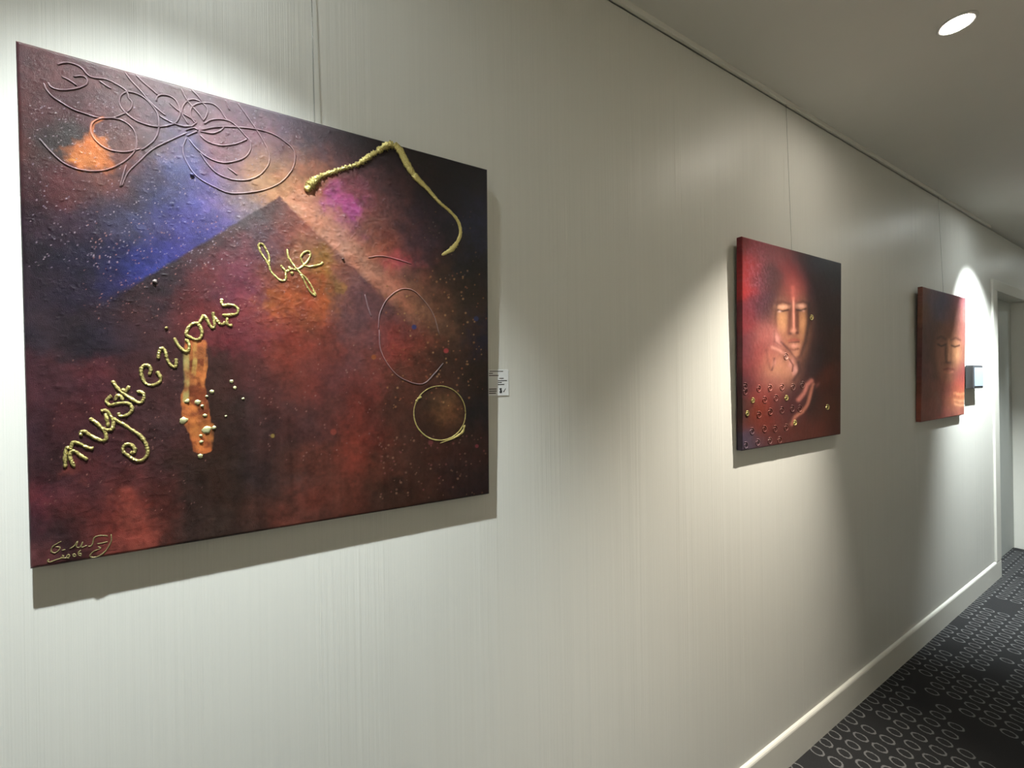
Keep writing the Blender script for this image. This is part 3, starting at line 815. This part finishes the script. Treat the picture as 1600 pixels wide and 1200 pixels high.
letters = [
 ('m', [(ZA, [(15,1140),(12,1040),(25,940),(60,925)]), (ZA, [(110,1135),(75,1060),(62,1000),(85,965),(125,972),(180,1015),(245,1055)]), (ZA, [(70,960),(85,890),(110,870),(170,890),(240,925),(310,940)])]),
 ('y', [(ZA, [(180,810),(175,770),(215,760),(260,790),(330,830),(400,855),(440,835),(435,780),(400,730),(350,680),(310,650),(270,620)]),
        (ZA, [(400,720),(450,745),(500,735),(515,690),(510,640),(470,570),(430,540),(385,550)]),
        (ZA, [(430,570),(450,640),(460,710)]),
        (ZA, [(510,620),(570,660),(630,690),(700,740),(780,790),(840,860),(870,940),(870,1000),(830,1050),(780,1068),(720,1045),(660,1005),(620,970),(620,920),(660,890),(710,905),(740,945),(725,980),(690,975)])]),
 ('s', [(ZA, [(570,565),(580,595),(620,600),(680,575),(710,530),(690,480),(640,462),(560,468),(490,485),(455,470),(445,440),(480,400),(500,390)]), (ZA, [(530,440),(560,385),(600,400),(610,440)])]),
 ('t', [(ZA, [(505,230),(550,300),(620,365),(690,410),(750,450),(800,460),(830,420),(830,370),(790,345),(765,355)]), (ZA, [(610,310),(640,350),(680,285)])]),
 ('e', [(ZG, [(265,1090),(285,1020),(260,970),(210,965),(170,1000),(165,1060),(185,1130),(220,1190),(280,1215),(350,1200),(405,1160),(400,1100),(360,1040)])]),
 ('r', [(ZG, [(375,885),(385,830),(400,770),(430,750),(465,790),(485,870),(510,930),(550,975),(590,985),(605,940),(600,880)])]),
 ('i', [(ZG, [(580,620),(610,690),(660,750),(715,795),(755,780),(765,720),(745,660),(710,650)])]),
 ('o', [(ZG, [(890,440),(820,440),(765,480),(735,540),(735,590),(790,620),(850,645),(900,630),(925,570),(910,500),(885,450)])]),
 ('u', [(ZG, [(890,440),(920,380),(945,345),(980,380),(1010,440),(1050,495),(1080,490),(1078,420),(1065,340),(1065,300)]), (ZG, [(1070,350),(1110,400),(1150,445),(1190,450),(1215,420)])]),
 ('s', [(ZG, [(1175,135),(1170,180),(1190,215),(1260,210),(1330,220),(1375,265),(1360,320),(1290,335),(1175,340)]), (ZG, [(1240,370),(1245,455),(1310,470)])]),
 ('l', [(ZC, [(300,580),(250,440),(150,290),(100,170),(120,120),(180,140),(230,230),(275,330),(280,450),(300,570),(380,670),(460,735),(530,750),(565,700),(560,600)])]),
 ('i', [(ZC, [(480,480),(520,540),(570,590),(620,560),(690,545)])]),
 ('f', [(ZC, [(585,210),(600,330),(650,420),(720,520),(790,600),(850,700),(920,840),(990,950),(1080,1010)]), (ZC, [(780,590),(880,680),(950,760),(1020,880),(1080,1010)])]),
 ('e', [(ZC, [(690,560),(760,550),(850,500),(930,420),(980,330),(970,260),(910,250),(850,290),(820,350),(840,430),(890,490),(970,510),(1080,490),(1160,470),(1200,430)])]),
]
for k, (ch, strokes) in enumerate(letters):
    first = None
    for q, (z, pts) in enumerate(strokes):
        thin = 0.0017 if k >= 10 else 0.0021
        o = P1.line('gold_letter' if first is None else 'gold_letter_stroke', pts, [thin * .95, thin * 1.1, thin * .9, thin * 1.15], GO, zoom=z, lumps=0.18, seed=k * 7 + q, sides=8, parent=first)
        if first is None:
            first = o
            o['label'] = 'raised gold handwritten letter ' + ch
for k, (z, x, y, r) in enumerate(((ZG, 480, 500, .0022), (ZC, 620, 530, .0026), (ZC, 665, 620, .0026))):
    P1.dab('gold_bead', x, y, r, 0.002, GO, seed=k, zoom=z)
o = P1.line('gold_ridge', [(390,475),(430,430),(480,385),(560,355),(640,330),(720,305),(780,265),(850,220),(900,190),(940,185)],
        [.0036,.0060,.0042,.0034,.0033,.0034,.0040,.0046,.0064,.0062], GO, zoom=Z2, lumps=.45, sides=12, sub=14, clamp=False, seed=5)
o['label'] = 'thick crumbly gold ridge'
o = P1.line('gold_brush_stroke', [(940,180),(980,225),(1030,320),(1080,390),(1150,460),(1220,540),(1290,600),(1340,660),(1358,730),(1340,790),(1300,840),(1240,875)],
        [.0070,.0074,.0076,.0068,.0046,.0036,.0034,.0036,.0034,.0038,.0056,.0018], GO, zoom=Z2, lumps=.14, sides=10, flat=.35, sub=8, clamp=False, seed=6)
o['label'] = 'long curved gold brush stroke'
th = [2 * math.pi * k / 24 for k in range(25)]
o = P1.line('gold_ring', [(687 + 40.5 * math.cos(a), 645.5 + 42.5 * math.sin(a)) for a in th], [.0011, .0016, .0011, .0009, .0012], GO, lumps=.2, sides=8, sub=4)
o['label'] = 'thin gold ring round a brown planet'
P1.line('gold_brush_stroke', [(1385,815),(1370,860),(1320,895),(1230,930)], [.0018, .0028, .0020, .0008], GO, zoom=Z4, lumps=.3, sides=8, flat=.5)
P1.line('gold_brush_stroke', [(1080,670),(1095,650),(1115,640)], [.0020, .0022, .0018], GO, zoom=Z4, lumps=.3, sides=8, flat=.5)
for k, (x, y, r) in enumerate(((170,740,.0052),(400,830,.0058),(470,810,.0030),(310,560,.0042),(450,455,.0030),(400,500,.0020),(355,595,.0022),(380,690,.0028),(335,1090,.0034),(345,950,.0028),(340,890,.0024),(205,550,.0035))):
    P1.dab('gold_leaf_flake', x, y, r, 0.0016, MAT['pale_gold'], seed=40 + k, zoom=ZF)
for k, (x, y, r) in enumerate(((362,596,.003),(367,606,.0026),(380,623,.002),(353,650,.0018))):
    P1.dab('gold_leaf_flake', x, y, r, 0.0012, MAT['pale_gold'], seed=70 + k)
P1.dab('paint_bead', 242, 440, .0030, .003, PB, (1, (120, 112, 110)), seed=3)
P1.dab('paint_bead', 300, 273, .0028, .003, PB, (1, (30, 30, 40)), seed=4)
P1.dab('paint_bead', 536, 405, .0024, .003, PB, (.5, (20, 16, 16)), seed=5)
sig = [
 [(410,295),(330,340),(250,400),(235,480),(300,500),(370,450),(380,400),(300,395)], [(420,460),(450,450),(480,440)],
 [(560,430),(640,380),(700,300),(680,390),(740,400),(790,310),(770,400),(870,370)], [(890,390),(960,360),(1000,230),(1110,190),(1240,200)],
 [(1050,340),(1150,325),(1240,300)], [(1300,170),(1300,290),(1230,430),(1130,530),(1010,580),(920,560),(980,480),(1110,420),(1060,390)],
 [(420,540),(450,560),(400,590),(450,590)], [(500,560),(540,530),(560,560),(520,590),(500,560)], [(610,540),(640,520),(670,545),(640,570),(610,540)], [(760,450),(720,490),(720,540),(760,550),(760,515),(725,515)],
 [(560,595),(420,595),(280,640),(210,665),(165,650),(190,610)],
]
for k, pts in enumerate(sig):
    P1.line('signature_stroke', pts, .0008, MAT['old_gold'], zoom=ZE, lumps=.2, seed=k)

# ------------------------------------------------------------------ painting 2: mother and child
PTS2 = [
 (1160,375,150,60,62),(1180,385,150,74,78),(1200,395,114,64,65),(1225,400,105,54,52),(1250,405,75,47,50),(1280,412,54,58,70),(1308,418,42,42,52),
 (1162,420,205,62,60),(1162,450,195,58,56),(1175,420,150,68,72),(1185,440,115,63,70),(1200,430,70,47,48),(1215,440,68,44,42),(1237,420,120,49,49),(1240,440,152,70,64),
 (1260,430,80,46,52),(1290,440,50,41,48),(1170,480,126,56,65),(1190,480,80,51,60),(1208,480,70,49,58),(1270,480,70,37,45),(1300,480,62,34,38),(1282,450,70,38,50),
 (1162,500,140,56,60),(1165,540,120,60,65),(1180,540,110,58,68),(1165,600,72,44,50),(1178,580,125,60,62),(1185,610,152,74,64),(1280,520,75,39,37),(1300,540,82,44,31),(1268,540,52,35,36),
 (1270,570,55,36,37),(1300,590,114,58,39),(1285,600,92,50,34),(1262,600,52,35,36),(1165,640,70,57,52),(1185,640,144,65,38),(1200,650,122,57,44),(1220,640,92,55,50),
 (1245,640,84,47,45),(1290,640,96,52,34),(1306,640,112,65,41),(1162,690,85,85,100),(1175,695,92,84,92),(1190,690,106,70,66),(1220,680,102,57,47),(1250,670,96,54,41),(1290,670,106,57,41),
 (1200,615,130,62,55),(1185,665,120,62,48),(1250,610,72,44,44),(1275,640,62,40,32),(1270,610,56,36,32),
]
Z7 = (1140, 440, 4.285)
def painter2(PX, PY, U, V):
    QX = PX + 4 * fbm(U, V, 12, 61); QY = PY + 8 * fbm(U, V, 12, 81)
    C = blend_points(QX, QY, PTS2, 11) * 0.82
    X = (PX - Z7[0]) * Z7[2]; Y = (PY - Z7[1]) * Z7[2]
    def st(pts, w, s, rgb, a=1.0):
        nonlocal C
        C = mixin(C, a * np.exp(-0.5 * (stroke_d(X, Y, pts) / (0.55 * w + 0.42 * s)) ** 2), rgb)
    def el(x, y, rx, ry, rgb, a=1.0, ang=0.0):
        nonlocal C
        C = mixin(C, a * blob(X, Y, x, y, rx, ry, ang), rgb)
    # dark hair / veil round the face
    el(300, 230, 60, 110, (62, 42, 42), .8); el(570, 300, 50, 130, (46, 32, 32), .8); el(560, 480, 60, 70, (42, 30, 31), .8); el(510, 560, 50, 60, (44, 31, 32), .7)
    # face
    el(425, 90, 50, 60, (128, 72, 60), .8); el(428, 40, 20, 50, (140, 70, 62), .5)
    el(420, 290, 78, 120, (128, 88, 66), .95)
    el(352, 275, 30, 75, (206, 166, 108), .9); el(490, 285, 24, 85, (196, 152, 98), .9)
    el(385, 400, 30, 40, (176, 134, 92), .7); el(465, 420, 26, 50, (170, 126, 86), .7)
    el(440, 480, 26, 26, (196, 152, 112), .9)
    st([(405, 180), (402, 260), (398, 340)], 6, 22, (92, 58, 44), .85); st([(450, 170), (454, 260), (452, 335)], 5, 18, (88, 55, 42), .85)
    st([(427, 110), (428, 200), (430, 320)], 3, 9, (226, 164, 130), .9); st([(424, 40), (427, 110)], 8, 16, (190, 110, 90), .6)
    el(428, 330, 13, 12, (220, 168, 130), .9); el(404, 348, 9, 7, (70, 42, 34), .9); el(452, 344, 8, 7, (70, 42, 34), .9)
    # eyes: brow, lid, lashes
    st([(322, 150), (350, 132), (398, 150)], 5, 12, (84, 52, 44), .8); st([(455, 148), (490, 132), (520, 146)], 5, 12, (80, 50, 42), .8)
    el(356, 170, 26, 11, (216, 178, 134), .95); el(480, 164, 24, 11, (212, 172, 136), .95)
    st([(324, 192), (355, 198), (392, 190)], 4, 7, (52, 32, 28), .95); st([(450, 190), (480, 194), (510, 182)], 4, 7, (52, 32, 28), .95)
    el(334, 200, 8, 5, (210, 186, 160), .8); el(495, 196, 8, 5, (196, 160, 132), .7)
    # mouth and chin
    st([(398, 395), (430, 388), (462, 394)], 7, 8, (146, 84, 66), .9); st([(396, 408), (430, 406), (464, 404)], 2, 5, (72, 40, 34), .9)
    el(432, 430, 22, 11, (222, 172, 138), .95); st([(405, 452), (432, 458), (458, 450)], 3, 9, (96, 60, 48), .7)
    st([(530, 150), (532, 260), (510, 400), (475, 500), (440, 530)], 5, 22, (44, 30, 30), .85)
    st([(318, 140), (305, 240), (312, 340), (350, 410), (410, 480)], 3, 14, (70, 44, 40), .6)
    # child
    el(305, 520, 85, 120, (166, 112, 92), .8)
    el(250, 370, 60, 70, (172, 112, 96), .85); el(200, 500, 45, 90, (150, 78, 70), .7)
    el(330, 600, 62, 60, (204, 160, 116), .9); el(390, 560, 40, 60, (186, 138, 104), .8); el(300, 660, 60, 40, (150, 100, 88), .6)
    el(268, 520, 26, 40, (186, 126, 100), .8)
    st([(285, 440), (330, 458), (380, 494)], 5, 12, (214, 164, 134), .75)
    st([(246, 460), (255, 520), (272, 590)], 3, 14, (98, 56, 50), .4); st([(300, 515), (296, 555), (284, 592)], 4, 7, (80, 46, 42), .8)
    el(300, 545, 9, 18, (200, 150, 124), .8, .3)
    el(320, 385, 15, 34, (214, 162, 138), .9, -.35); st([(298, 330), (302, 400), (340, 430)], 3, 9, (96, 52, 48), .45)
    st([(345, 405), (400, 460), (440, 515)], 3, 10, (76, 46, 42), .6)
    el(377, 500, 14, 20, (120, 84, 70), .9); el(383, 512, 7, 9, (226, 190, 160), .9)
    el(412, 545, 12, 22, (208, 158, 134), .9, .3); el(440, 592, 13, 26, (214, 168, 144), .9, .2); st([(400, 520), (425, 560), (420, 600)], 2, 7, (86, 50, 46), .8)
    st([(460, 540), (470, 600), (430, 660)], 5, 16, (46, 32, 33), .7)
    # hand
    st([(548, 665), (520, 690), (500, 745), (462, 790)], 10, 12, (188, 128, 106), .95)
    st([(560, 690), (545, 740), (525, 820), (490, 870), (440, 905), (418, 955)], 7, 11, (184, 128, 98), .9)
    st([(575, 700), (565, 780), (530, 870)], 5, 16, (52, 34, 30), .8)
    el(590, 690, 8, 16, (120, 74, 62), .7, .5)
    # brushed red at the left border, worn speckle
    sp = fbm(U, V, (70, 120), 99, 2)
    C = mixin(C, .22 * np.clip(sp * 2, 0, 1) * blob(PX, PY, 1180, 425, 14, 40), (186, 130, 138))
    C = C * (1 + .13 * fbm(U, V, 90, 95, 2) + .14 * fbm(U, V, 24, 96, 3))[..., None]
    return C

def relief2(PX, PY, U, V):
    h = .35 + blob(PX, PY, 1180, 450, 16, 90)
    return h * (0.00035 * fbm(U, V, 60, 601, 2) + .0003 * fbm(U, V, 18, 621, 2))

P2 = Canvas('canvas_painting', 1.635, 1.157, 0.676, 0.688, 0.020, 0.033, 0.0185,
            'red canvas of a mother and child with closed eyes, in the middle of the wall', 'painting', turn=math.radians(-0.3))
P2.build(420, painter2, MAT['paint_mid'], (0.68, 0.54, 0.66), relief2)
P2.hang(1.618, 1.618, 0.0006)
PM = MAT['paint_mid']
curls = [(105,700,0),(105,735,0),(195,715,0),(270,710,0),(350,705,0),(425,705,0),(488,690,0),(155,795,1),(235,790,0),(310,778,0),(380,778,1),(118,882,1),(197,890,0),
         (272,870,0),(350,860,0),(420,850,0),(470,850,0),(150,1000,0),(233,985,0),(305,985,0),(378,975,0),(437,945,1),(108,1095,0),(188,1075,0),(270,1065,0),(335,1060,0),(655,840,1),(377,500,2),(548,240,1)]
for k, (x, y, g) in enumerate(curls):
    r = 17 if g != 1 else 12
    pts = []
    for q in range(15):
        a = -2.3 + q * 0.62
        rad = r * (1.0 if q < 9 else 1.0 - (q - 8) * 0.11)
        pts.append((x + rad * .82 * math.cos(a), y + (rad * 1.28) * math.sin(a) + (6 if q > 9 else 0)))
    o = P2.line('raised_curl' if g != 1 else 'gold_curl', pts, .0016 if g != 1 else .0024, PM if g != 1 else MAT['gold'], (1.15, (62, 46, 42)) if g != 1 else None, zoom=Z7, sub=2, lumps=.12, seed=k)
    if g == 1: o['label'] = 'small curl of gold paint'

# ------------------------------------------------------------------ painting 3: far portrait
PTS3 = [
 (1440,456,95,64,55),(1460,462,80,68,78),(1475,470,64,66,88),(1490,465,108,84,95),(1503,470,190,124,130),(1445,490,86,61,50),(1465,490,68,66,82),(1480,490,72,68,86),
 (1492,490,150,108,100),(1505,490,190,128,124),(1445,520,70,49,45),(1462,515,80,61,62),(1475,520,85,64,55),(1490,512,142,95,85),(1503,520,170,109,104),(1440,550,67,44,45),
 (1455,550,72,51,48),(1470,550,130,94,84),(1485,550,152,104,80),(1492,550,204,150,110),(1502,550,150,99,94),(1445,580,80,51,50),(1465,575,110,79,72),(1480,575,172,120,95),
 (1495,580,140,78,80),(1503,585,152,73,72),(1445,610,90,57,50),(1465,610,110,74,65),(1480,610,150,88,80),(1498,612,198,108,84),(1500,625,220,148,104),(1503,600,184,88,79),
 (1445,640,106,64,55),(1465,640,120,79,72),(1485,635,166,104,85),(1500,640,200,138,114),(1440,655,100,59,52),(1480,650,150,88,85),(1503,645,170,98,94),
]
Z8 = (1420, 430, 8.889)
def painter3(PX, PY, U, V):
    QX = PX + 2.5 * fbm(U, V, 12, 161); QY = PY + 6 * fbm(U, V, 12, 181)
    C = blend_points(QX, QY, PTS3, 8) * np.interp(PX, [1438, 1466, 1486, 1508], [1.9, 1.7, 1.0, 0.75])[..., None]  # pigment lightened left, darkened right to offset the lamp's falloff
    X = (PX - Z8[0]) * Z8[2]; Y = (PY - Z8[1]) * Z8[2]
    def st(pts, w, s, rgb, a=1.0):
        nonlocal C
        C = mixin(C, a * np.exp(-0.5 * (stroke_d(X, Y, pts) / (0.55 * w + 0.42 * s)) ** 2), rgb)
    def el(x, y, rx, ry, rgb, a=1.0, ang=0.0):
        nonlocal C
        C = mixin(C, a * blob(X, Y, x, y, rx, ry, ang), rgb)
    # hair falling round a small face, closed eyes, nose, mouth
    st([(420, 700), (350, 850), (340, 1100), (380, 1400)], 30, 60, (66, 48, 44), .7)
    el(540, 1050, 130, 260, (160, 112, 90), .75)
    el(455, 1150, 45, 120, (176, 126, 100), .7); el(655, 1060, 40, 130, (214, 160, 118), .85)
    st([(395, 880), (450, 850), (510, 890)], 8, 20, (80, 54, 48), .8); st([(590, 900), (650, 870), (710, 900)], 8, 20, (104, 66, 58), .8)
    st([(405, 960), (450, 985), (505, 965)], 8, 14, (58, 38, 34), .9); st([(590, 975), (640, 995), (700, 975)], 8, 14, (76, 46, 42), .9)
    st([(555, 900), (560, 1050), (552, 1180)], 8, 26, (218, 164, 130), .85); st([(515, 960), (510, 1100), (520, 1200)], 6, 22, (92, 62, 54), .7)
    el(550, 1215, 36, 14, (84, 52, 46), .8)
    st([(490, 1310), (550, 1295), (620, 1312)], 10, 14, (132, 66, 60), .9); st([(500, 1345), (555, 1360), (610, 1342)], 8, 16, (196, 130, 106), .8)
    el(550, 1440, 60, 40, (170, 120, 94), .7)
    st([(640, 1640), (720, 1660), (770, 1640)], 12, 20, (232, 160, 116), .7); st([(640, 1730), (720, 1750), (770, 1735)], 10, 20, (236, 172, 130), .8); st([(650, 1790), (720, 1810), (770, 1800)], 10, 18, (240, 180, 138), .8)
    st([(380, 1650), (420, 1780), (430, 1900)], 20, 40, (150, 116, 106), .6)
    C = C * (1 + .14 * fbm(U, V, 70, 195, 2) + .2 * fbm(U, V, 16, 196, 3))[..., None]
    return C
P3 = Canvas('canvas_painting', 3.185, 1.157, 0.690, 0.688, 0.020, 0.036, 0.0185,
            'rust and pink canvas portrait farthest along the wall, beside the small control box', 'painting', turn=math.radians(-0.3))
P3.build(300, painter3, PM, (0.95, 0.85, 0.85), lambda PX, PY, U, V: .0003 * fbm(U, V, 40, 701, 2))

P3.hang(3.19, 3.19, 0.0006)

# ------------------------------------------------------------------ printed label card beside the big canvas
card = empty('label_card', (0.4015, 0.0, 1.3577))
tag(card, 'small white printed card half hidden behind the right edge of the large abstract canvas', 'label card')
box('card_sheet', -0.0465, 0.0465, -0.0016, -0.0004, 0.0, 0.0575, MAT['card'], card, bevel=0.0004, seg=1)
def print_bar(name, x0, y0, x1, y1):
    a = on_wall(x0, y0, .0017); b_ = on_wall(x1, y1, .0017)
    return box(name, min(a[0], b_[0]) - 0.4015, max(a[0], b_[0]) - 0.4015, -0.00185, -0.0015, min(a[2], b_[2]) - 1.3577, max(a[2], b_[2]) - 1.3577, MAT['ink'], card)
for (y, x0, x1) in ((580.2, 765, 786), (583.4, 764, 770), (586.8, 764, 779), (591.2, 780, 787), (594.8, 778, 792), (597.6, 778, 784), (600.8, 778, 788), (608, 764, 776), (611.2, 764, 776), (614.4, 764, 775)):
    print_bar('text_line', x0, y - .65, x1, y + .55)
# little portrait mark and tick of the logo
def wall_poly(name, pts):
    bm = bmesh.new()
    P = [on_wall(x, y, .0018) for x, y in pts]
    lo = [bm.verts.new((p[0] - .4015, -.0015, p[2] - 1.3577)) for p in P]; hi = [bm.verts.new((p[0] - .4015, -.0019, p[2] - 1.3577)) for p in P]
    n = len(P)
    for i in range(n): bm.faces.new((lo[i], lo[(i + 1) % n], hi[(i + 1) % n], hi[i]))
    bm.faces.new(hi); bm.faces.new(lo[::-1])
    bmesh.ops.recalc_face_normals(bm, faces=bm.faces[:])
    return link(name, mesh_of(bm, name), MAT['ink'], card)
wall_poly('logo_mark', [(780.3, 607), (782, 606.2), (784.2, 606.6), (783.6, 609), (784.6, 611), (784.4, 614), (781.5, 614.6), (780.4, 612.5), (781.4, 610.3)])
wall_poly('logo_tick', [(786, 610.3), (787, 611.6), (789.6, 606.8), (790.4, 607), (787.6, 612.8), (786.6, 612.8)])

# ------------------------------------------------------------------ small control box on the wall
cb = empty('control_box', (3.722, 0.0, 1.31))
tag(cb, 'small dark grey wall box with pale blue face, between last painting and doorway', 'control box')
box('wall_plate', -0.075, 0.075, -0.006, -0.0003, 0.006, 0.136, MAT['box'], cb, bevel=0.002)
box('housing', -0.095, 0.095, -0.040, -0.006, 0.0, 0.142, MAT['box'], cb, bevel=0.005)
box('face_panel', -0.083, 0.089, -0.0425, -0.039, 0.014, 0.128, MAT['box_face'], cb, bevel=0.0015)
